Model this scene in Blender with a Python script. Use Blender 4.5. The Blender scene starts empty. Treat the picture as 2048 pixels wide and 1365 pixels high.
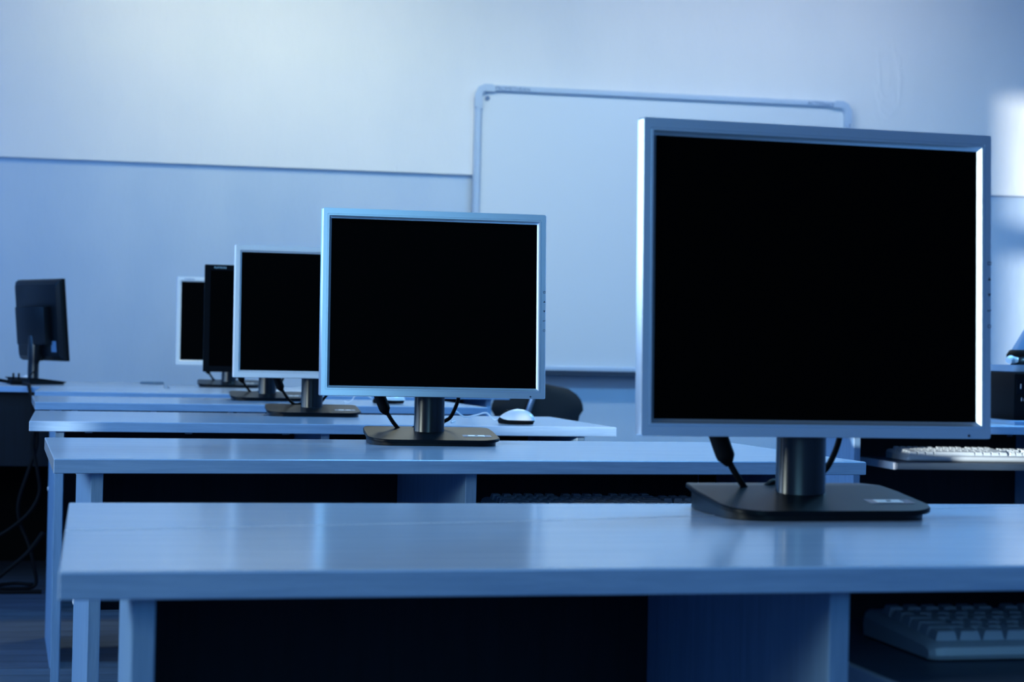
import bpy, bmesh, math, random
from mathutils import Vector, Matrix
R = math.radians
S = bpy.context.scene
COL = S.collection
random.seed(4)

# ------------------------------------------------------------------ camera
cam_d = bpy.data.cameras.new('camera'); cam = bpy.data.objects.new('camera', cam_d); COL.objects.link(cam)
S.camera = cam
YAW, PITCH, ROLL = R(10.637), R(0.277), R(1.2035)
cam.location = (0, 0, 0.924)
_f = Vector((math.sin(YAW) * math.cos(PITCH), math.cos(YAW) * math.cos(PITCH), math.sin(PITCH)))
_r = Vector((math.cos(YAW), -math.sin(YAW), 0)); _u = _r.cross(_f)
_r2 = math.cos(ROLL) * _r + math.sin(ROLL) * _u; _u2 = -math.sin(ROLL) * _r + math.cos(ROLL) * _u
cam.rotation_euler = Matrix((_r2, _u2, -_f)).transposed().to_euler()
cam_d.sensor_width = 36; cam_d.sensor_fit = 'HORIZONTAL'; cam_d.lens = 64.0
cam_d.clip_start = 0.05; cam_d.clip_end = 60
cam_d.dof.use_dof = True; cam_d.dof.focus_distance = 3.0; cam_d.dof.aperture_fstop = 9.0

# ------------------------------------------------------------------ light
S.view_settings.view_transform = 'Standard'; S.view_settings.look = 'None'
S.view_settings.exposure = 0.0; S.view_settings.gamma = 1.0; S.view_settings.use_curve_mapping = False
w = bpy.data.worlds.new('world'); S.world = w; w.use_nodes = True
w.node_tree.nodes['Background'].inputs[0].default_value = (0.09, 0.36, 1.0, 1)
w.node_tree.nodes['Background'].inputs[1].default_value = 0.02

def area(name, loc, target, sx, sy, power, color, spread=180):
    l = bpy.data.lights.new(name, 'AREA'); l.shape = 'RECTANGLE'; l.size = sx; l.size_y = sy
    l.energy = power; l.color = color; l.spread = R(spread)
    o = bpy.data.objects.new(name, l); COL.objects.link(o); o.location = loc
    d = Vector(target) - Vector(loc); o.rotation_euler = d.to_track_quat('-Z', 'Z').to_euler()
    return o
YB_ = -2.2
LX = -2.6                                   # inner face of the window wall
# daylight through the left windows; rear, ceiling and wall-wash lights are added fill
LIGHTS = [
 ('window_light', (LX + .06, 0.75, 1.65), (5, 0.75, 1.3), .8, 1.1, (34, 40, 38)),
 ('window_light', (LX + .06, 3.0, 1.85), (5, 3.0, 1.6), 1.5, 1.7, (24, 33, 44)),
 ('window_light', (LX + .06, 4.9, 1.85), (5, 4.9, 1.6), 1.5, 1.7, (13, 22, 33)),
 ('window_light', (LX + .06, 6.9, 1.85), (5, 6.9, 1.6), 1.5, 1.7, (2, 8, 22)),
 ('rear_window_light', (.35, YB_ + .1, 1.95), (.4, 8, 1.6), 1.4, 1.4, (4.2, 10.5, 15)),  # fill added behind the camera for the monitor fronts
 ('ceiling_light', (1.2, 7.0, 3.2), (1.2, 7.0, 0), 1.2, .3, (35, 37, 28)),  # unseen overhead fills, added to lift the room
 ('ceiling_light', (3.2, 5.0, 3.2), (3.2, 5.0, 0), 1.2, .3, (28, 78, 136)),
 ('board_light', (.15, 7.75, 3.12), (.15, 8.95, 2.25), 1.6, .15, (4.6, 4.4, 2.7)),  # unseen wash pair, added to brighten the upper far wall
 ('board_light', (3.0, 7.75, 3.12), (3.0, 8.95, 2.25), 1.8, .15, (3.3, 3.3, 3.1)),
 ('ceiling_light', (1.2, 2.5, 3.2), (1.2, 2.5, 0), 1.2, .3, (6, 19, 34)),
]
ONLY = None
for i_, (n_, l_, t_, sx_, sy_, rgb) in enumerate(LIGHTS):
    if ONLY is not None and ONLY != i_: continue
    mxc = max(rgb)
    if mxc > 0: area(n_, l_, t_, sx_, sy_, mxc, tuple(c / mxc for c in rgb), 115 if n_ == 'board_light' else 180)
sun_d = bpy.data.lights.new('sun', 'SUN'); sun_d.energy = 9.0; sun_d.angle = R(1.0); sun_d.color = (1, .97, .85)
sun = bpy.data.objects.new('sun', sun_d); COL.objects.link(sun); sun.location = (-8, 0, 4)
SUN_DIR = Vector((1, 0.5, -0.08))
sun.rotation_euler = SUN_DIR.to_track_quat('-Z', 'Z').to_euler()

# ------------------------------------------------------------------ materials
def mat(name, col, rough=.5, metal=0., spec=.5, coat=0., coat_rough=.1):
    m = bpy.data.materials.new(name); m.use_nodes = True
    b = m.node_tree.nodes['Principled BSDF']
    b.inputs['Base Color'].default_value = (*col, 1); b.inputs['Roughness'].default_value = rough
    b.inputs['Metallic'].default_value = metal; b.inputs['Specular IOR Level'].default_value = spec
    b.inputs['Coat Weight'].default_value = coat; b.inputs['Coat Roughness'].default_value = coat_rough
    return m
def nd(m, t, **kw):
    n = m.node_tree.nodes.new(t)
    for k, v in kw.items(): setattr(n, k, v)
    return n
def lk(m, a, b): m.node_tree.links.new(a, b)
def noise_bump(m, scale, strength, dist=.002, vec_scale=(1, 1, 1), detail=4):
    b = m.node_tree.nodes['Principled BSDF']
    tc = nd(m, 'ShaderNodeTexCoord'); mp = nd(m, 'ShaderNodeMapping'); mp.inputs['Scale'].default_value = vec_scale
    n = nd(m, 'ShaderNodeTexNoise'); n.inputs['Scale'].default_value = scale; n.inputs['Detail'].default_value = detail
    bp = nd(m, 'ShaderNodeBump'); bp.inputs['Strength'].default_value = strength; bp.inputs['Distance'].default_value = dist
    lk(m, tc.outputs['Object'], mp.inputs['Vector']); lk(m, mp.outputs['Vector'], n.inputs['Vector'])
    lk(m, n.outputs['Fac'], bp.inputs['Height']); lk(m, bp.outputs['Normal'], b.inputs['Normal'])
    return n, mp, tc, bp
def wood(name, c1, c2, vec, rough=.3, scale=1.0, spec=.5):
    m = mat(name, c1, rough, spec=spec)
    b = m.node_tree.nodes['Principled BSDF']
    tc = nd(m, 'ShaderNodeTexCoord'); mp = nd(m, 'ShaderNodeMapping'); mp.inputs['Scale'].default_value = vec
    n = nd(m, 'ShaderNodeTexNoise'); n.inputs['Scale'].default_value = 14 * scale; n.inputs['Detail'].default_value = 6; n.inputs['Roughness'].default_value = .65
    n2 = nd(m, 'ShaderNodeTexNoise'); n2.inputs['Scale'].default_value = 70 * scale; n2.inputs['Detail'].default_value = 3
    mx = nd(m, 'ShaderNodeMath', operation='MULTIPLY_ADD'); mx.inputs[1].default_value = .35
    r = nd(m, 'ShaderNodeValToRGB'); r.color_ramp.elements[0].position = .42; r.color_ramp.elements[1].position = .85
    r.color_ramp.elements[0].color = (*c2, 1); r.color_ramp.elements[1].color = (*c1, 1)
    lk(m, tc.outputs['Object'], mp.inputs['Vector']); lk(m, mp.outputs['Vector'], n.inputs['Vector']); lk(m, mp.outputs['Vector'], n2.inputs['Vector'])
    lk(m, n2.outputs['Fac'], mx.inputs[0]); lk(m, n.outputs['Fac'], mx.inputs[2]); lk(m, mx.outputs[0], r.inputs[0])
    lk(m, r.outputs[0], b.inputs['Base Color'])
    bp = nd(m, 'ShaderNodeBump'); bp.inputs['Strength'].default_value = .08; bp.inputs['Distance'].default_value = .0006
    lk(m, mx.outputs[0], bp.inputs['Height']); lk(m, bp.outputs['Normal'], b.inputs['Normal'])
    return m
M = {}
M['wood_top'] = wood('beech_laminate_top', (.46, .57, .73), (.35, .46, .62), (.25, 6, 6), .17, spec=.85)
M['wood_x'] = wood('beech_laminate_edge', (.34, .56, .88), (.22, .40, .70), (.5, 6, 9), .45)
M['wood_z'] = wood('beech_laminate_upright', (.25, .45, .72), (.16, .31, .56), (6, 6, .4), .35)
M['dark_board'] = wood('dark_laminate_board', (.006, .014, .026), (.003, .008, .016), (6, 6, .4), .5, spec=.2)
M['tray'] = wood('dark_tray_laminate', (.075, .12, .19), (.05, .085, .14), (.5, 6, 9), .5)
M['silver'] = mat('silver_painted_plastic', (.69, .81, .93), .29, .78)
M['pale_silver'] = mat('light_silver_plastic', (.93, .93, .94), .35, .1)  # stronger light on the farther monitors put into a paler silver
M['black'] = mat('black_plastic', (.003, .006, .010), .38, spec=.25)
M['black_gloss'] = mat('black_glossy_plastic', (.002, .005, .009), .34, spec=.13)
M['column'] = mat('glossy_black_column', (.004, .008, .014), .22, spec=.7)
M['matt_black'] = mat('matt_black_plastic', (.002, .003, .005), .6, spec=.1)
M['screen'] = mat('black_screen', (.0006, .0008, .001), .5, spec=.02)
M['icon'] = mat('icon_ink', (.01, .02, .05), .6)
M['paper'] = mat('paper_label', (.95, .96, .97), .4)
M['tape'] = mat('clear_tape', (.10, .16, .24), .15)
M['key'] = mat('pale_keycap', (.60, .72, .86), .38)
M['white_plastic'] = mat('white_plastic', (.80, .86, .94), .28, coat=.3)
M['rubber'] = mat('black_cable_rubber', (.003, .004, .006), .6, spec=.15)
M['metal'] = mat('satin_metal', (.55, .65, .78), .3, .9)
M['cap'] = mat('pale_screw_cap', (.75, .82, .92), .35)
M['board_white'] = mat('whiteboard_surface', (.70, .78, .88), .35)
M['board_frame'] = mat('pale_grey_frame', (.46, .60, .80), .4)
M['board_shadowed'] = mat('grey_board_tray', (.02, .04, .08), .6)  # shadow at the tray put into its dark colour
M['board_mark'] = mat('grey_lettering', (.12, .22, .42), .5)
M['chair_black'] = mat('black_chair_fabric', (.010, .014, .02), .75)
M['grey_shell'] = mat('blue_grey_plastic', (.12, .26, .46), .5)
M['clear'] = mat('smoky_transparent_plastic', (.30, .42, .58), .15, coat=.5)
M['window_frame'] = mat('white_window_paint', (.7, .78, .88), .4)
M['ceiling'] = mat('ceiling_paint', (.30, .42, .62), .9)
M['side_paint'] = mat('side_wall_paint', (.22, .34, .55), .9)

# far wall: painted plaster with uneven trowel marks and a scarred patch
def plaster(name, col, col2):
    m = mat(name, col, .62, spec=.35)
    b = m.node_tree.nodes['Principled BSDF']
    tc = nd(m, 'ShaderNodeTexCoord')
    mp = nd(m, 'ShaderNodeMapping'); mp.inputs['Scale'].default_value = (1.6, 1, .8)
    n1 = nd(m, 'ShaderNodeTexNoise'); n1.inputs['Scale'].default_value = 1.6; n1.inputs['Detail'].default_value = 5
    n2 = nd(m, 'ShaderNodeTexNoise'); n2.inputs['Scale'].default_value = 9; n2.inputs['Detail'].default_value = 6; n2.inputs['Distortion'].default_value = .6
    v = nd(m, 'ShaderNodeTexVoronoi'); v.inputs['Scale'].default_value = 3.1; v.inputs['Randomness'].default_value = 1
    cr = nd(m, 'ShaderNodeValToRGB'); cr.color_ramp.elements[0].position = .018; cr.color_ramp.elements[1].position = .035
    mix = nd(m, 'ShaderNodeMix', data_type='RGBA'); mix.inputs[6].default_value = (*col2, 1); mix.inputs[7].default_value = (*col, 1)
    rr = nd(m, 'ShaderNodeMapRange'); rr.inputs[1].default_value = .35; rr.inputs[2].default_value = .6
    lk(m, tc.outputs['Object'], mp.inputs['Vector'])
    for n in (n1, n2, v): lk(m, mp.outputs['Vector'], n.inputs['Vector'])
    lk(m, v.outputs['Distance'], cr.inputs[0])
    lk(m, n1.outputs['Fac'], rr.inputs[0]); lk(m, rr.outputs[0], mix.inputs[0]); lk(m, mix.outputs[2], b.inputs['Base Color'])
    # scarred oval patch right of the whiteboard
    sp = nd(m, 'ShaderNodeSeparateXYZ'); lk(m, tc.outputs['Object'], sp.inputs[0])
    def mth(op, a, bb=None, c=None):
        n = nd(m, 'ShaderNodeMath', operation=op)
        for i, x in enumerate((a, bb, c)):
            if x is None: continue
            if isinstance(x, (int, float)): n.inputs[i].default_value = x
            else: lk(m, x, n.inputs[i])
        return n.outputs[0]
    dx = mth('DIVIDE', mth('SUBTRACT', sp.outputs[0], 3.62), .062); dz = mth('DIVIDE', mth('SUBTRACT', sp.outputs[2], 2.36), .17)
    rad = mth('SQRT', mth('ADD', mth('MULTIPLY', dx, dx), mth('MULTIPLY', dz, dz)))
    wob = mth('MULTIPLY_ADD', n2.outputs['Fac'], 1.5, rad)
    ring = mth('ABSOLUTE', mth('SUBTRACT', wob, 1.75))
    ridge = mth('ADD', mth('MULTIPLY', mth('SUBTRACT', .3, mth('MINIMUM', ring, .3)), 1.6), mth('MULTIPLY', mth('MULTIPLY', n2.outputs['Fac'], 2.2), mth('SUBTRACT', 1.2, mth('MINIMUM', wob, 1.2))))
    h = mth('ADD', mth('ADD', mth('MULTIPLY', n1.outputs['Fac'], 3.0), mth('MULTIPLY', n2.outputs['Fac'], .35)), ridge)
    h = mth('ADD', h, mth('MULTIPLY', cr.outputs[0], .18))
    bp = nd(m, 'ShaderNodeBump'); bp.inputs['Strength'].default_value = .5; bp.inputs['Distance'].default_value = .010
    lk(m, h, bp.inputs['Height']); lk(m, bp.outputs['Normal'], b.inputs['Normal'])
    return m
M['plaster_up'] = plaster('pale_plaster', (.80, .84, .90), (.76, .81, .88))
M['plaster_low'] = plaster('dado_plaster', (.52, .65, .82), (.46, .60, .79))
mf = wood('dark_floor_planks', (.10, .14, .20), (.035, .05, .08), (.35, 5, 5), .55); M['floor'] = mf
_br = nd(mf, 'ShaderNodeTexBrick'); _br.inputs['Scale'].default_value = 1; _br.inputs['Brick Width'].default_value = 1.6
_br.inputs['Row Height'].default_value = .11; _br.inputs['Mortar Size'].default_value = .003
_br.inputs['Color1'].default_value = (1, 1, 1, 1); _br.inputs['Color2'].default_value = (.72, .72, .72, 1); _br.inputs['Mortar'].default_value = (.12, .12, .12, 1)
_tc = nd(mf, 'ShaderNodeTexCoord'); lk(mf, _tc.outputs['Object'], _br.inputs['Vector'])
_mx = nd(mf, 'ShaderNodeMix', data_type='RGBA', blend_type='MULTIPLY'); _mx.inputs[0].default_value = 1
_b = mf.node_tree.nodes['Principled BSDF']; _src = _b.inputs['Base Color'].links[0].from_socket
lk(mf, _src, _mx.inputs[6]); lk(mf, _br.outputs['Color'], _mx.inputs[7]); lk(mf, _mx.outputs[2], _b.inputs['Base Color'])

# ------------------------------------------------------------------ mesh helpers
def obj(name, bm, m, parent=None, sharp=30, loc=None, rot=None):
    me = bpy.data.meshes.new(name)
    bmesh.ops.remove_doubles(bm, verts=bm.verts, dist=1e-6)
    bmesh.ops.recalc_face_normals(bm, faces=bm.faces)
    for f in bm.faces: f.smooth = True
    bm.to_mesh(me); bm.free(); me.set_sharp_from_angle(angle=R(sharp))
    if m: me.materials.append(m)
    o = bpy.data.objects.new(name, me); COL.objects.link(o)
    if parent: o.parent = parent
    if loc: o.location = loc
    if rot: o.rotation_euler = rot
    return o
def thing(name, label, cat, loc=(0, 0, 0), rz=0, group=None, rot=None):
    o = bpy.data.objects.new(name, None); COL.objects.link(o); o.empty_display_size = .05
    o.location = loc; o.rotation_euler = rot or (0, 0, rz); tag(o, label, cat, group); return o
def tag(o, label, cat, group=None):
    o['label'] = label; o['category'] = cat
    if group: o['group'] = group
    return o
def struct(name, bm, m, parent=None, **k):
    o = obj(name, bm, m, parent, **k)
    if not parent: o['kind'] = 'structure'
    return o
def bx(bm, x0, x1, y0, y1, z0, z1, bev=0., seg=1):
    r = bmesh.ops.create_cube(bm, size=1)
    vs = r['verts']
    for v in vs:
        v.co = Vector(((x0 + x1) / 2 + v.co.x * (x1 - x0), (y0 + y1) / 2 + v.co.y * (y1 - y0), (z0 + z1) / 2 + v.co.z * (z1 - z0)))
    if bev > 0:
        es = list({e for v in vs for e in v.link_edges})
        bmesh.ops.bevel(bm, geom=es, offset=bev, segments=seg, profile=.5, affect='EDGES')
    return bm
def box(x0, x1, y0, y1, z0, z1, bev=0., seg=1): return bx(bmesh.new(), x0, x1, y0, y1, z0, z1, bev, seg)
def loops(bm, ls, close0=True, close1=True):
    """skin a list of closed vertex loops"""
    V = [[bm.verts.new(p) for p in l] for l in ls]
    n = len(V[0])
    for a, b in zip(V[:-1], V[1:]):
        for i in range(n): bm.faces.new((a[i], a[(i + 1) % n], b[(i + 1) % n], b[i]))
    if close0: bm.faces.new(V[0])
    if close1: bm.faces.new(V[-1])
    return bm
def rrect(hx, hz, r, k=5, y=0.):
    """rounded rectangle in the x-z plane"""
    pts = []
    r = max(r, 1e-4)
    for cx, cz, a0 in ((hx - r, hz - r, 0), (-hx + r, hz - r, 90), (-hx + r, -hz + r, 180), (hx - r, -hz + r, 270)):
        for i in range(k + 1):
            a = R(a0 + 90 * i / k); pts.append((cx + r * math.cos(a), y, cz + r * math.sin(a)))
    return pts
def bez(pts, n=10):
    """Catmull-Rom through points"""
    P = [Vector(p) for p in pts]; P = [2 * P[0] - P[1]] + P + [2 * P[-1] - P[-2]]
    out = []
    for i in range(1, len(P) - 2):
        for k in range(n):
            t = k / n; a, b, c, d = P[i - 1:i + 3]
            out.append(.5 * ((2 * b) + (c - a) * t + (2 * a - 5 * b + 4 * c - d) * t * t + (3 * b - a - 3 * c + d) * t ** 3))
    return out + [P[-2]]
def tube(bm, pts, rad, seg=10, smooth=8):
    path = bez(pts, smooth) if smooth else [Vector(p) for p in pts]
    rads = rad if callable(rad) else (lambda t: rad)
    ls = []; up = Vector((.13, .2, 1)).normalized(); n = len(path)
    for i, p in enumerate(path):
        t = (path[min(i + 1, n - 1)] - path[max(i - 1, 0)]).normalized()
        s = t.cross(up)
        if s.length < 1e-3: s = t.cross(Vector((1, 0, 0)))
        s.normalize(); u = s.cross(t).normalized(); up = u
        r = rads(i / (n - 1))
        ls.append([p + r * (math.cos(2 * math.pi * k / seg) * s + math.sin(2 * math.pi * k / seg) * u) for k in range(seg)])
    return loops(bm, ls)
def textmesh(name, body, size, m, parent, loc, rot, extrude=.0003):
    c = bpy.data.curves.new(name, 'FONT'); c.body = body; c.size = size; c.extrude = extrude
    c.align_x = 'CENTER'; c.align_y = 'CENTER'; c.resolution_u = 3
    t = bpy.data.objects.new(name, c); COL.objects.link(t)
    dg = bpy.context.evaluated_depsgraph_get(); me = bpy.data.meshes.new_from_object(t.evaluated_get(dg))
    COL.objects.unlink(t); bpy.data.objects.remove(t); bpy.data.curves.remove(c)
    me.materials.clear(); me.materials.append(m)
    o = bpy.data.objects.new(name, me); COL.objects.link(o); o.parent = parent; o.location = loc; o.rotation_euler = rot
    return o

# ------------------------------------------------------------------ room shell
YW, ZD = 8.9, 1.785          # far wall, height of the dado line
XR, YB, ZC = 5.9, -2.2, 3.25
struct('floor', box(LX - .3, XR + .2, YB - .2, YW + .3, -.1, 0), M['floor'])
struct('ceiling', box(LX - .3, XR + .2, YB - .2, YW + .3, ZC, ZC + .1), M['ceiling'])
bm = box(LX - .3, XR + .2, YW - .022, YW + .2, ZD, ZC)
struct('wall_far', bm, M['plaster_up'])
bm = box(LX - .3, XR + .2, YW, YW + .2, 0, ZD)
o = struct('wall_far_dado', bm, M['plaster_low'])
struct('baseboard_far', box(LX, XR, YW - .018, YW, 0, .09, .003), M['wood_x'])
struct('wall_right', box(XR, XR + .2, YB - .2, YW, 0, ZC), M['side_paint'])
struct('wall_back', box(LX, XR, YB - .2, YB, 0, ZC), M['side_paint'])
# window wall: solid pieces around the openings (unseen; gaps shaped so sun lands on chosen spots)
SL = .08; SB = .5
def wall_with_holes(x0, x1, ya, yb, za, zb, holes):
    """box wall cut by rectangular openings (y0,y1,z0,z1) sharing no y range"""
    bm = bmesh.new(); y = ya
    for h in sorted(holes):
        bx(bm, x0, x1, y, h[0], za, zb)
        bx(bm, x0, x1, h[0], h[1], za, h[2]); bx(bm, x0, x1, h[0], h[1], h[3], zb)
        y = h[1]
    bx(bm, x0, x1, y, yb, za, zb)
    return bm
def back(x, y, z):            # where the sun ray that reaches a point crosses the window wall
    t = x - (LX - .02); return (y - SB * t, z + SL * t)
holes = []
y1, z1 = back(4.32, YW, 2.30)
y0, z0 = back(5.8, YW, .9)
W2 = (y0, y1, 1.35, z1)       # tall gap shaped to throw sun patches on the far wall
holes.append(W2)
ys, zs = back(-.24, 4.01, .737); holes.append((ys - .024, ys + .024, zs - .03, zs + .04))
ya, za = back(2.42, 4.64, .665); yb_, zb_ = back(1.94, 4.64, .70)
holes.append((ya, yb_ + .06, za - .06, zb_ + .05))
struct('wall_left', wall_with_holes(LX - .03, LX, YB, YW, 0, ZC, holes), M['side_paint'])
yt, zt = back(4.3, YW, 1.565)
struct('window_1', bx(box(LX - .10, LX - .05, y0 - .1, y1 + .1, zt - .085, zt + .085), LX - .10, LX - .05, y0 - .1, y1 + .1, 1.30, 1.36), M['window_frame'])

# ------------------------------------------------------------------ whiteboard
bt = thing('whiteboard', 'large pale interactive whiteboard with rounded grey frame on the far wall', 'whiteboard', (1.452, YW - .024, .815))
BWd, BHt, FR = 1.95, 1.415, .034
def cyl_corner_frame():
    bm = bmesh.new(); ls = []
    prof = [(0, 0), (0, -.030), (.010, -.040), (FR - .008, -.040), (FR, -.030), (FR, -.012)]
    for ins, y in prof:
        ls.append([(x + BWd / 2, y, z + BHt / 2) for x, _, z in rrect(BWd / 2 - ins, BHt / 2 - ins, max(.075 - ins, .012), 8)])
    return loops(bm, ls, False, False)
obj('frame', cyl_corner_frame(), M['board_frame'], bt, 40)
obj('writing_surface', box(FR - .004, BWd - FR + .004, -.020, -.002, FR - .004, BHt - FR + .004), M['board_white'], bt)
for cx, sx in ((0, 1), (BWd, -1)):
    cb = bmesh.new(); a = .085
    pts = [(cx + sx * (a), BHt + .002), (cx + sx * .045, BHt + .002), (cx + sx * .015, BHt - .012), (cx - sx * .002, BHt - .045), (cx - sx * .002, BHt - .11),
           (cx + sx * FR, BHt - .125), (cx + sx * FR, BHt - FR), (cx + sx * .1, BHt - FR)]
    loops(cb, [[(x, -.028, z) for x, z in pts], [(x, -.043, z) for x, z in pts]])
    obj('corner_cap', cb, M['board_frame'], bt)
obj('pen_tray', bx(box(.05, BWd - .05, -.075, -.002, -.012, -.004, .002), .05, BWd - .05, -.078, -.070, -.012, .012), M['board_shadowed'], bt)
bm = bmesh.new(); bmesh.ops.create_cone(bm, cap_ends=True, segments=24, radius1=.012, radius2=.012, depth=.006, matrix=Matrix.Translation((.062, -.022, BHt - .066)) @ Matrix.Rotation(R(90), 4, 'X'))
obj('round_badge', bm, M['board_mark'], bt)
textmesh('maker_lettering', 'PROMETHEAN', .027, M['board_mark'], bt, (.185, -.0405, BHt - .017), (R(90), 0, 0))
textmesh('model_lettering', 'ACTIVboard', .027, M['board_mark'], bt, (BWd - .165, -.0405, BHt - .017), (R(90), 0, 0))

# ------------------------------------------------------------------ desks
LINE_PTS = [(.0, .304, .0001), (.4585, .391, .0001), (1.1077, .579, .0001)]
M['scratch'] = mat('pale_laminate_scratch', (.62, .72, .85), .3)  # thin pale line laid diagonally across the nearest desktop
DL, DD, DH, TT = 1.31, .60, .75, .022
def make_desk(label, loc, rz, group='rows of beech computer desks', tray=True, mirror=False, DD=DD, DL=DL, modesty_front=False, div=.630, tx=(.700, 1.185), fy=.022):
    t = thing('computer_desk', label, 'desk', (loc[0], loc[1], 0), rz, group)
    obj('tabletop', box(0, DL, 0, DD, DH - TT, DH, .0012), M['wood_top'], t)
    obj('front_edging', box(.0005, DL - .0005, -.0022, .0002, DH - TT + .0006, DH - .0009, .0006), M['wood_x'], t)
    zt = DH - TT - .0005; T = .018
    mx = (lambda a, b: (DL - b, DL - a)) if mirror else (lambda a, b: (a, b))
    def cap(parent, y, z, side):
        b = bmesh.new(); bmesh.ops.create_uvsphere(b, u_segments=14, v_segments=8, radius=.007)
        for v in b.verts: v.co.x *= .38; v.co += Vector((side, y, z))
        obj('screw_cap', b, M['cap'], parent)
    for a in (.055, DL - .055 - T - .015):
        x0, x1 = mx(a, a + T)
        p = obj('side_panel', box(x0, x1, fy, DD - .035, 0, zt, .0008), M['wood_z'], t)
        s = x0 - .0005 if x0 < DL / 2 else x1 + .0005
        for z in (.695, .465): cap(p, DD - .06, z, s)
    x0, x1 = (div, div + .018)
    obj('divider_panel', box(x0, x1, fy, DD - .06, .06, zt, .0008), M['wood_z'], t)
    ym = fy + .02 if modesty_front else DD - .07
    a0, a1 = (.0735, div - .0005), (div + .0185, DL - .055 - T - .0155)
    for k, (x0, x1) in enumerate((a0, a1)):
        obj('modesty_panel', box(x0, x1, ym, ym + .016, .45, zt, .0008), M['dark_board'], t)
    for a in (.12, .36, .60):
        x0, x1 = mx(a, a + .018)
        b = box(x0, x1, ym - .0025, ym - .0005, zt - .028, zt, .0005)
        bx(b, x0, x1, ym - .028, ym - .0005, zt - .0025, zt, .0005)
        obj('corner_bracket', b, M['metal'], t)
    if tray:
        x0, x1 = tx; ty = .10 if mirror else .02
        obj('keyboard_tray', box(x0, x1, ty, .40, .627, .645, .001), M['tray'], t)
        for q0, q1 in ((x0 - .007, x0 - .0004), (x1 + .0004, x1 + .007)):
            b = box(q0, q1, ty + .004, .42, .626, .646, .001); xm = (q0 + q1) / 2
            sr = obj('slide_rail', b, M['white_plastic'], t)  # white rail, also standing in for window light on the tray's side
            obj('tray_hanger', box(xm - .0015, xm + .0015, .36, .44, .646, DH - TT - .001), M['black'], sr)
    return t
d1 = make_desk('nearest beech desk, its left corner in front, with the largest screen on it', (-.0785, 1.408), R(2.32))
obj('pale_scratch', loops(bmesh.new(), [[(x, y - .0016, DH + z), (x, y + .0016, DH + z), (x, y + .0016, DH + z + .0001), (x, y - .0016, DH + z + .0001)] for x, y, z in LINE_PTS]), M['scratch'], d1)
d2 = make_desk('beech desk second from the camera, under the complete mid-size silver monitor', (-.164, 2.751), R(5.0))
d3 = make_desk('beech desk third from the camera, with the white mouse near its right end', (-.292, 4.015), R(2.9))
d4 = make_desk('beech desk fourth from the camera, ending left of the black chair', (-.367, 5.247), R(5.0), tray=False)
d5 = make_desk('thin-looking fifth beech desk from the camera, just before the farthest row', (-.447, 6.36), R(2.0), tray=False)
d6 = make_desk('farthest beech desk, carrying the smallest silver monitor', (.005, 7.00), R(1.0), tray=False)
dR = make_desk('beech desk at the right edge, with the black stereo on top and white keyboard below', (1.735, 4.470), 0, mirror=True, div=.722, tx=(.172, .705), fy=.15)
dL = make_desk('wide beech table at the left edge, under the monitor seen from behind', (-1.72, 6.985), 0, tray=False, DD=.95, DL=1.70, modesty_front=True)
obj('back_panel', box(.074, 1.62, .86, .876, 0, .727), M['matt_black'], dL)

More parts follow.
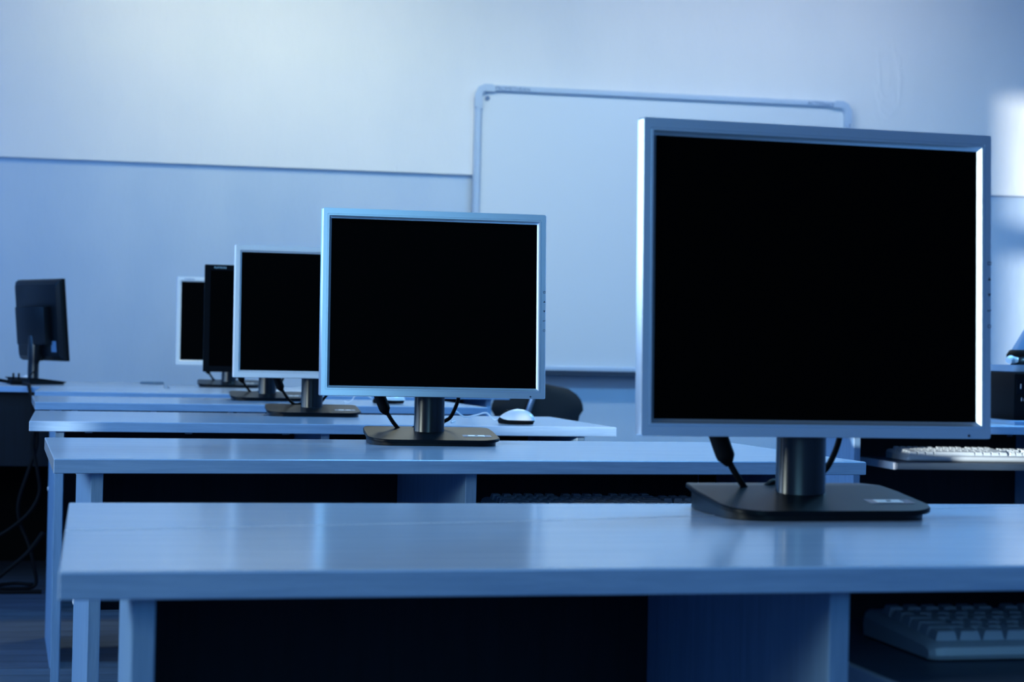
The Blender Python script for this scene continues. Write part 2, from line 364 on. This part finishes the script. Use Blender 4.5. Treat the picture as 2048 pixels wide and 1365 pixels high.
# ------------------------------------------------------------------ monitors
MW, MH, MG = .376, .301, .0185
def make_monitor(label, loc, rz, tilt=3., scale=1., body='silver', icons=True, letters=False, cables=True, lift=.0775, dy=.045, group='flat monitors on the desks', thin=False):
    """origin: centre of the stand on the desk; screen faces -y; dy = how far the screen plane is in front of the column"""
    t = thing('computer_monitor', label, 'monitor', loc, rz, group); t.scale = (scale,) * 3
    mb = M[body]
    # foot: wedge plate over a recessed skirt
    def zt(y): return .027 if y > .058 else .011 + (.027 - .011) * (y + .088) / .146
    def hw(y, ins=0.):
        w_ = .120 - ins; yf = -.088 + ins; r = .042
        if y < yf + r:
            q = max(0., (yf + r - y) / r); return w_ - r + r * math.sqrt(max(0., 1 - min(q, 1) ** 2)) * 1.0
        return w_ - .012 * max(0, (y - .04)) / .05
    ysm = [-.088 + .042 * (1 - math.cos(R(90 * i / 8))) for i in range(9)] + [-.02, .02, .050, .058, .066, .090]
    b = bmesh.new(); ls = []
    for y in ysm:
        h_ = hw(y); e = .0015 if y > ysm[0] else .0008
        ls.append([(-h_, y, zt(y) - .005), (-h_, y, zt(y) - e), (-h_ + e, y, zt(y)), (h_ - e, y, zt(y)), (h_, y, zt(y) - e), (h_, y, zt(y) - .005)])
    loops(b, ls)
    base = obj('stand_base', b, M['black_gloss'], t, 35)
    b = bmesh.new(); ls = []
    for y in [max(v, -.083) for v in ysm[:-1]] + [.082]:
        h_ = max(hw(max(y, -.083 + .0001), .006), .02)
        ls.append([(-h_, y, .0005), (-h_, y, zt(y) - .0052), (h_, y, zt(y) - .0052), (h_, y, .0005)])
    loops(b, ls)
    obj('base_skirt', b, M['black'], base, 35)
    sl = math.atan(.016 / .146)
    def on_base(x, y, dz): return (x, y, zt(y) + dz)
    b = box(-.026, .026, -.011, .011, 0, .0002)
    lab = obj('clear_tape', b, M['tape'], base, loc=on_base(.080, -.038, .0002), rot=(sl, 0, R(-2)))
    b = box(-.016, .014, -.007, .007, .0003, .0006); lb = obj('paper_label', b, M['paper'], lab)
    b = box(-.004, .001, -.003, -.001, .0007, .0009); bx(b, -.003, .002, .001, .003, .0007, .0009); obj('ink_mark', b, M['icon'], lab)
    # column
    b = bmesh.new(); ls = []
    for z, k in ((.016, 1.04), (.020, 1.0), (.10, .985), (.19, .97), (.20, .9)):
        ls.append([(.0275 * k * math.cos(R(a)) * (1 + .06 * abs(math.sin(R(2 * a)))), .018 + .021 * k * math.sin(R(a)), z) for a in range(0, 360, 12)])
    loops(b, ls); obj('stand_column', b, M['column'], t, 40)
    # head, tilted about the joint behind the middle of the screen
    hz = lift + MG + MH / 2
    head = obj('rear_housing', bmesh.new(), M['black'], t, loc=(0, -dy + .018, hz), rot=(-R(tilt), 0, 0))
    OX, OZ = MW / 2 + MG, MH / 2 + MG
    D0 = 0.011
    b = bmesh.new()
    ls = [rrect(OX - .003, OZ - .003, .004, 4, D0), rrect(OX - .006, OZ - .006, .006, 4, D0 + .012), rrect(OX - .022, OZ - .022, .01, 4, D0 + .024)]
    loops(b, ls)
    bx(b, -.130, .130, D0 + .02, D0 + .056, -.100, .058, .004, 2)
    bx(b, -.024, .036, D0 + .012, D0 + .030, -OZ + .001, -OZ + .03, .004, 2)
    me = head.data; bmesh.ops.recalc_face_normals(b, faces=b.faces)
    for f in b.faces: f.smooth = True
    b.to_mesh(me); b.free(); me.set_sharp_from_angle(angle=R(30))
    prof = [(.0, D0), (.0026, .0010), (.0034, .0), (.0105, .0), (.0108, .0010), (.0118, .0010), (.0121, -.0006), (.0138, -.0006), (.0142, .0004), (MG, .0052)]
    if thin: prof = [(.0, D0), (.0, .0012), (.0008, .0), (MG - .001, .0), (MG, .0015)]
    b = bmesh.new()
    ls = [rrect(OX - i, OZ - (i if i > .0035 else i * .12), max(.0028 - i * .15, .0006), 4, y) for i, y in prof]
    loops(b, ls, False, False)
    bez_ = obj('bezel', b, mb, head, 25)
    obj('screen', box(-MW / 2 - .002, MW / 2 + .002, prof[-1][1] - .0002, prof[-1][1] + .003, -MH / 2 - .002, MH / 2 + .002), M['screen'], head)
    if icons:
        ix = MW / 2 + .0135
        for k, z in enumerate((.026, .0085, -.009, -.0265, -.044)):
            b = bmesh.new(); y = -.0003
            if k == 0:
                for q in (-1, 1): bx(b, ix - .0022, ix + .0022, y, 0, z + q * .0014 - .0004, z + q * .0014 + .0004)
                bx(b, ix - .0022, ix - .0017, y, 0, z - .0014, z + .0014); bx(b, ix + .0017, ix + .0022, y, 0, z - .0014, z + .0014)
            elif k in (1, 2):
                s = 1 if k == 1 else -1
                loops(b, [[(ix - .0019, yy, z - s * .0015), (ix + .0019, yy, z - s * .0015), (ix, yy, z + s * .0021)] for yy in (y, 0)])
            elif k == 3:
                bx(b, ix - .0018, ix + .0018, y, 0, z - .0006, z + .0002); bx(b, ix + .0012, ix + .0018, y, 0, z, z + .0014)
                loops(b, [[(ix - .0026, yy, z - .0002), (ix - .0012, yy, z - .0013), (ix - .0012, yy, z + .0009)] for yy in (y, 0)])
            else:
                vs = [[], []]
                n = 20
                ring = [[b.verts.new((ix + r_ * math.cos(2 * math.pi * i / n), yy, z + r_ * math.sin(2 * math.pi * i / n))) for i in range(n)] for r_, yy in ((.0021, 0), (.0021, y), (.0016, y), (.0016, 0))]
                for a_, c_ in zip(ring, ring[1:]):
                    for i in range(n): b.faces.new((a_[i], a_[(i + 1) % n], c_[(i + 1) % n], c_[i]))
            obj('button_icon', b, M['icon'], bez_)
        b = bmesh.new(); bmesh.ops.create_uvsphere(b, u_segments=12, v_segments=8, radius=.0016, matrix=Matrix.Translation((MW / 2 - .011, 0, -MH / 2 - .0150)))
        obj('power_light', b, M['icon'], bez_)
    if letters:
        textmesh('series_lettering', 'FLATRON', .0085, M['silver'] if body == 'matt_black' else M['board_mark'], bez_, (-OX + .048, -.0005, OZ - .0095), (R(90), 0, 0), .0002)
    if cables:
        b = bmesh.new()
        tube(b, [(-.102, .040, hz - .11), (-.096, .040, hz - .150), (-.086, .042, hz - .178), (-.075, .042, hz - .204)], lambda q: .0105 if q < .88 else .0105 - (q - .88) * .055, 12, 6)
        obj('video_plug', b, M['matt_black'], t, 40)
        b = bmesh.new(); tube(b, [(-.078, .042, hz - .196), (-.060, .045, hz - .222), (-.040, .055, hz - .238), (-.012, .066, .030), (0, .10, .012)], .0037, 10, 8)
        obj('video_cable', b, M['rubber'], t, 60)
        b = bmesh.new(); tube(b, [(.052, .040, hz - .115), (.058, .042, hz - .165), (.045, .046, hz - .205), (.030, .056, .036), (.020, .10, .012)], .0035, 10, 8)
        obj('power_cable', b, M['rubber'], t, 60)
    return t
# (screen centre X, Y) -> stand origin
m1 = make_monitor('largest silver-framed monitor in front, on the nearest desk at right', (0.6935, 1.9128, DH), R(3.8), 2, 1.006, lift=0.0850)
m2 = make_monitor('complete mid-size silver-framed monitor left of centre, on the second desk', (0.4692, 3.2862, DH), R(-0.4), 4.1, 1, lift=0.0854)
m3 = make_monitor('light silver monitor on the third desk, its right side hidden by a nearer one', (0.3506, 4.5323, DH), R(1), 5, 0.967, lift=0.0960, body='pale_silver')
m4 = make_monitor('black-framed monitor between two silver ones, mostly hidden', (0.3025, 5.7209, DH), R(2), 2, 0.98, lift=0.0887, body='matt_black', icons=False, letters=True, thin=True)
m5 = make_monitor('smallest silver monitor, leftmost of the overlapping row of screens', (0.2359, 7.3938, DH), R(.3), 2, 1.04, lift=0.0838, body='pale_silver', icons=False, letters=True)
m6 = make_monitor('black monitor seen from behind on the left table', (-.512, 7.40, DH), R(180 - 60), 5.0, .95, lift=.098, body='matt_black', icons=False, cables=False, thin=True)
for mm, rr in ((m3, 0),):
    pass
# extras on the monitor seen from behind: its hanging lead and grey rating sticker
hd = [c for c in m6.children if c.name.startswith('rear_housing')][0]
o = obj('rating_sticker', box(-.165, -.120, .036, .0365, -.13, -.085), M['grey_shell'], hd)
b = bmesh.new(); tube(b, [(-.100, .045, .16), (-.102, .05, .12), (-.102, .05, .085)], lambda q: .010 if q < .9 else .007, 12, 6); obj('power_plug', b, M['matt_black'], m6, 40)
b = bmesh.new(); tube(b, [(-.102, .05, .09), (-.10, .055, .06), (-.085, .07, .04), (-.085, .08, .004)], .003, 10, 8); obj('power_cable', b, M['rubber'], m6, 60)

# ------------------------------------------------------------------ keyboards
KEYMESH = {}
def keymesh(wd):
    k = round(wd, 4)
    if k not in KEYMESH:
        b = bmesh.new(); g = .0009
        hx, hy = wd / 2 - g, .0085
        ls = [[(-hx, -hy, 0), (hx, -hy, 0), (hx, hy, 0), (-hx, hy, 0)],
              [(-hx + .0004, -hy + .0004, .0015), (hx - .0004, -hy + .0004, .0015), (hx - .0004, hy - .0004, .0015), (-hx + .0004, hy - .0004, .0015)],
              [(-hx + .0024, -hy + .0018, .0085), (hx - .0024, -hy + .0018, .0085), (hx - .0024, hy - .0032, .0090), (-hx + .0024, hy - .0032, .0090)],
              [(-hx + .0034, -hy + .0028, .0090), (hx - .0034, -hy + .0028, .0090), (hx - .0034, hy - .0042, .0094), (-hx + .0034, hy - .0042, .0094)]]
        loops(b, ls)
        me = bpy.data.meshes.new('key'); bmesh.ops.recalc_face_normals(b, faces=b.faces); b.to_mesh(me); b.free(); me.materials.append(M['key'])
        KEYMESH[k] = me
    return KEYMESH[k]
def make_keyboard(label, loc, rz):
    t = thing('computer_keyboard', label, 'keyboard', loc, rz, 'pale keyboards on the pull-out trays')
    W_, D_ = .455, .160
    b = bmesh.new(); ls = []
    prof = [(0.0, .0015), (-.004, .006), (-.002, .013), (.006, .0165), (.016, .0170), (.148, .0265), (.158, .0255), (.160, .018), (.158, .0015)]
    for x, ky, kz in ((0, .90, .72), (.004, .97, .9), (.010, 1, 1), (W_ - .010, 1, 1), (W_ - .004, .97, .9), (W_, .90, .72)):
        ls.append([(x, .08 + (y - .08) * ky, .0015 + (z - .0015) * kz) for y, z in prof])
    loops(b, ls); bd = obj('keyboard_body', b, M['key'], t, 32)
    tilt = math.atan((.0265 - .0170) / .132); u = .01905
    rows = [[1.25, 1.25, 1.25, 6.25, 1.25, 1.25, 1.25, 1.25, .3, 1, 1, 1, .3, 2, 1],
            [2.25] + [1] * 10 + [2.75, 1.3, 1, 1.3, 1, 1, 1],
            [1.75] + [1] * 11 + [2.25, 3.6, 1, 1, 1],
            [1.5] + [1] * 12 + [1.5, .3, 1, 1, 1, .3, 1, 1, 1],
            [1] * 13 + [2, .3, 1, 1, 1, .3, 1, 1, 1],
            [1, 1] + [1] * 4 + [.5] + [1] * 4 + [.5] + [1] * 4]
    gaps = {.3, 1.3, 3.6, .5}; n = 0
    for ri, row in enumerate(rows):
        x = .010; y = .022 + ri * .0193 + (.006 if ri == 5 else 0); z = .0168 + (y - .016) * math.tan(tilt)
        for kw in row:
            if kw not in gaps and x + kw * u < W_ - .004 and n < 99:
                o = bpy.data.objects.new('key', keymesh(kw * u)); COL.objects.link(o); o.parent = t
                o.location = (x + kw * u / 2, y, z); o.rotation_euler = (tilt + R(1.5 - ri * .6), 0, 0); n += 1
            x += kw * u
    for fx in (.03, W_ - .05):
        obj('rubber_foot', box(fx, fx + .02, .13, .145, 0, .003), M['rubber'], bd); obj('rubber_foot', box(fx, fx + .02, .01, .02, 0, .003), M['rubber'], bd)
    return t
make_keyboard('pale keyboard at the bottom right, on the tray under the nearest desk', (.693, 1.572, .6455), R(2.3))
make_keyboard('keyboard under the second desk, only its key tips showing over the nearest desktop', (.54, 2.915, .6455), R(5))
make_keyboard('pale keyboard on the tray of the desk at the right edge', (1.960, 4.625, .6455), 0)

# ------------------------------------------------------------------ mice
def make_mouse(label, loc, rz, cord, group='mice on the desks', sc=1.0):
    t = thing('computer_mouse', label, 'mouse', loc, rz, group); t.scale = (sc,) * 3
    A, B, Hh = .0535, .031, .038          # half length (x), half width (y), height ; nose towards -x
    def shell(z0f, z1f, grow, m, name, nseg=40, nr=10):
        b = bmesh.new(); ls = []
        for j in range(nr + 1):
            ring = []
            for i in range(nseg):
                a = 2 * math.pi * i / nseg; ca, sa = math.cos(a), math.sin(a)
                s0, s1 = z0f(ca, sa), z1f(ca, sa); s = s0 + (s1 - s0) * j / nr      # 0..1 height
                rr = (max(0., 1 - s ** 2.3)) ** .5 if s > .25 else (1 - .25 ** 2.3) ** .5 * (.93 + .07 * s / .25)
                x = A * ca * rr; y = B * sa * rr * (1 - .10 * ca * 0 - .06 * math.cos(2 * a)); hh = Hh * (1 - .22 * (-ca if ca < 0 else 0) * rr)
                ring.append((x * (1 + grow) + .004 * s, y * (1 + grow), .0015 + s * hh * (1 + grow * .5)))
            ls.append(ring)
        loops(b, ls); return obj(name, b, m, t, 50)
    seam = lambda ca, sa: .26 + .34 * max(0., -ca) ** 1.5
    shell(lambda c, s: 0., lambda c, s: .60, 0., M['matt_black'], 'lower_shell')
    shell(seam, lambda c, s: 1., .025, M['white_plastic'], 'upper_shell', nr=16)
    b = bmesh.new(); bmesh.ops.create_cone(b, cap_ends=True, segments=20, radius1=.009, radius2=.009, depth=.006, matrix=Matrix.Translation((-.028, 0, .0275)) @ Matrix.Rotation(R(90), 4, 'X'))
    obj('scroll_wheel', b, M['rubber'], t)
    b = bmesh.new(); tube(b, cord, .0019, 8, 8); obj('cord', b, M['white_plastic'], t, 60)
    return t
make_mouse('white mouse with black underside on the third desk, in front of the chair', (.797, 4.175, DH), R(-42),
           [(-.051, 0, .013), (-.066, .002, .008), (-.085, -.005, .026), (-.105, -.022, .020), (-.125, -.048, .016), (-.138, -.072, .030), (-.146, -.078, .0035), (-.15, -.05, .0035)], sc=.92)
make_mouse('dark-bottomed mouse mostly hidden behind the mid-size monitor, on the fourth desk', (.662, 5.56, DH), R(15),
           [(-.051, 0, .014), (-.064, 0, .022), (-.085, 0, .032), (-.10, .01, .030), (-.115, .02, .006), (-.13, .04, .0035)])

# ------------------------------------------------------------------ chair
ct = thing('school_chair', 'black chair with a rounded backrest standing below the whiteboard', 'chair', (1.583, 7.80, 0), R(6))
def backrest():
    b = bmesh.new(); rows = []
    N = 14
    for k in range(N + 1):
        v = k / N; z = .45 + .332 * v
        hw_ = .155 + .045 * math.sin(min(1, v * 1.25) * math.pi / 2)
        if v > .60: q = (v - .60) / .40; hw_ = .20 * (1 - q ** 2.6) ** .5 + .035 * (1 - q) ** 0 * .0 + .012
        front = []; bk = []
        for i in range(17):
            s = -1 + i / 8; x = hw_ * s; y = -.02 + .035 * s * s - .03 * v
            front.append((x, y - .012 * (1 - abs(s) ** 6), z)); bk.append((x, y + .012 * (1 - abs(s) ** 6), z))
        rows.append(front + bk[::-1])
    return loops(b, rows)
obj('backrest', backrest(), M['chair_black'], ct, 50)
obj('seat', box(-.20, .20, .02, .42, .43, .465, .015, 3), M['chair_black'], ct)
for sx in (-1, 1):
    b = bmesh.new(); tube(b, [(sx * .18, .40, .43), (sx * .185, .43, .2), (sx * .19, .45, 0)], .011, 12, 6); obj('leg', b, M['metal'], ct, 60)
    b = bmesh.new(); tube(b, [(sx * .17, .04, .43), (sx * .185, -.01, .2), (sx * .19, -.05, 0)], .011, 12, 6); obj('leg', b, M['metal'], ct, 60)
b = bmesh.new(); tube(b, [(-.10, .05, .44), (-.093, -.045, .50), (-.072, -.062, .62), (-.035, -.075, .745)], .012, 12, 8); obj('back_support', b, M['metal'], ct, 60)

# ------------------------------------------------------------------ things on the right desk
bx0, by0 = 2.262, 4.62
st = thing('stereo_player', 'black stereo box on the desk at the right edge', 'stereo', (bx0, by0, DH + .011), 0)
obj('case', box(0, .34, 0, .22, 0, .128, .003, 2), M['matt_black'], st)
for k, (x, z, h_) in enumerate(((.017, .085, .014), (.032, .085, .014), (.020, .052, .010), (.028, .052, .008), (.039, .056, .014), (.060, .085, .014))):
    obj('slider_knob', box(x, x + .0025, -.003, .0, z, z + h_, .0006), M['metal'], st)
obj('control_panel', box(.006, .052, -.0012, .0003, .072, .112, .0004), M['black_gloss'], st)
tag(obj('paper_sheet', box(bx0 - .03, bx0 + .052, 4.555, 4.83, DH + .0002, DH + .0107, .001), M['grey_shell']), 'thin grey stack lying under the black stereo box', 'paper')
pt = thing('plastic_tray', 'smoky clear tray holding dark oddments on the black stereo box', 'tray', (bx0 + .0, by0 + .0, DH + .1395), 0)
b = bmesh.new(); ls = []
for ins, z in ((.006, 0), (0, .004), (-.002, .022), (.002, .022), (.004, .005)):
    ls.append([(x + .15, y_ + .10, z) for x, _, y_ in rrect(.145 - ins, .09 - ins, .02, 5)])
loops(b, ls); obj('tray_body', b, M['clear'], pt, 40)
b = bmesh.new(); bmesh.ops.create_uvsphere(b, u_segments=24, v_segments=12, radius=.04)
for v in b.verts: v.co = Vector((v.co.x * 1.0, v.co.y * .8, max(v.co.z, 0) * .95))
o = obj('black_dome', b, M['black_gloss']); o.location = (bx0 + .047, by0 + .045, DH + .1455); tag(o, 'low black shiny dome in the clear tray on the stereo', 'cover'); o.name = 'dome_cover'
b = bmesh.new(); tube(b, [(0, 0, .0105), (.008, .004, .016), (.018, .01, .013), (.03, .008, .0105)], .010, 12, 6)
o = obj('crumpled_wrapper', b, M['white_plastic']); o.location = (bx0 - .004, by0 + .03, DH + .1615); tag(o, 'small crumpled white wrapper at the left end of the clear tray', 'wrapper')
lt = thing('desk_lamp', 'blue-grey flared shade with black rim above the stereo, cut by the right edge', 'lamp', (bx0 + .150, by0 + .130, DH + .1455), 0)
b = bmesh.new(); ls = []
for r_, z in ((.104, .028), (.108, .032), (.108, .045), (.100, .056), (.096, .058)):
    ls.append([(r_ * math.cos(R(a)), r_ * .6 * math.sin(R(a)), z) for a in range(0, 360, 10)])
loops(b, ls); obj('rim', b, M['matt_black'], lt, 40)
b = bmesh.new(); ls = []
for r_, z, xo in ((.094, .0575, 0), (.070, .11, .008), (.046, .16, .016), (.03, .20, .022)):
    ls.append([(xo + r_ * math.cos(R(a)), r_ * .6 * math.sin(R(a)), z) for a in range(0, 360, 10)])
loops(b, ls); obj('shade', b, M['grey_shell'], lt, 60)
obj('lamp_foot', box(-.03, .03, -.03, .03, 0, .030, .004, 2), M['matt_black'], lt)

# ------------------------------------------------------------------ things on the left table
tag(obj('note_book', bx(box(-.118, -.060, 7.72, 7.86, DH + .0003, DH + .008, .001), -.059, .0 - .022, 7.72, 7.86, DH + .0003, DH + .008, .001), M['grey_shell']),
    'thin flat grey book lying at the right end of the left table', 'book')
b = bmesh.new(); tube(b, [(-.93, 7.30, .757), (-.80, 7.36, .765), (-.69, 7.33, .768), (-.60, 7.32, .7568), (-.56, 7.23, .7555), (-.52, 7.05, .7555), (-.508, 6.965, .74), (-.49, 6.945, .66), (-.475, 6.94, .55), (-.497, 6.93, .46), (-.535, 6.93, .33), (-.53, 6.93, .25),
     (-.50, 6.92, .18), (-.475, 6.90, .10), (-.47, 6.90, .02), (-.56, 6.88, .012), (-.64, 6.90, .014), (-.55, 6.95, .022), (-.48, 6.92, .022)], .0070, 10, 8)
tag(obj('power_cable', b, M['rubber']), 'black cable running off the left table and down to the floor', 'cable')
b = bmesh.new(); tube(b, [(-.475, 6.955, .70), (-.480, 6.935, .62), (-.49, 6.93, .54), (-.47, 6.92, .44), (-.462, 6.92, .36), (-.495, 6.915, .29), (-.56, 6.91, .23), (-.64, 6.91, .18), (-.72, 6.92, .13)], .0065, 10, 8)
tag(obj('network_cable', b, M['rubber']), 'black cable hanging beside the table, swinging left under it', 'cable')
b = bmesh.new(); tube(b, [(-.44, 6.86, .22), (-.50, 6.86, .14), (-.58, 6.85, .07), (-.635, 6.84, .018), (-.58, 6.83, .0065), (-.50, 6.83, .0065), (-.44, 6.83, .0065)], .008, 10, 8)
tag(obj('floor_cable', b, M['rubber']), 'black cable looped on the floor behind the desk legs at left', 'cable')
b = bmesh.new(); bx(b, -.022, .022, -.015, .015, 0, .018, .004, 2); bx(b, -.015, -.008, -.004, .004, .017, .045, .002); bx(b, .006, .013, -.004, .004, .017, .045, .002)
o = obj('power_adapter', b, M['matt_black']); o.location = (-.575, 7.20, DH + .0005); o.rotation_euler = (0, 0, R(20)); tag(o, 'small black plug adapter left of the rear-facing monitor stand', 'adapter')
b = bmesh.new(); ls = []
for i, (k, z) in enumerate(((1, 0), (.98, .006), (.7, .020), (.35, .029), (.1, .031))):
    ls.append([(.048 * k * math.cos(R(a)), .03 * k * math.sin(R(a)), z) for a in range(0, 360, 15)])
loops(b, ls); o = obj('white_mouse', b, M['white_plastic']); o.name = 'small_mouse'; o.location = (-.555, 7.62, DH + .0003); tag(o, 'white mouse behind the stand of the rear-facing monitor', 'mouse')
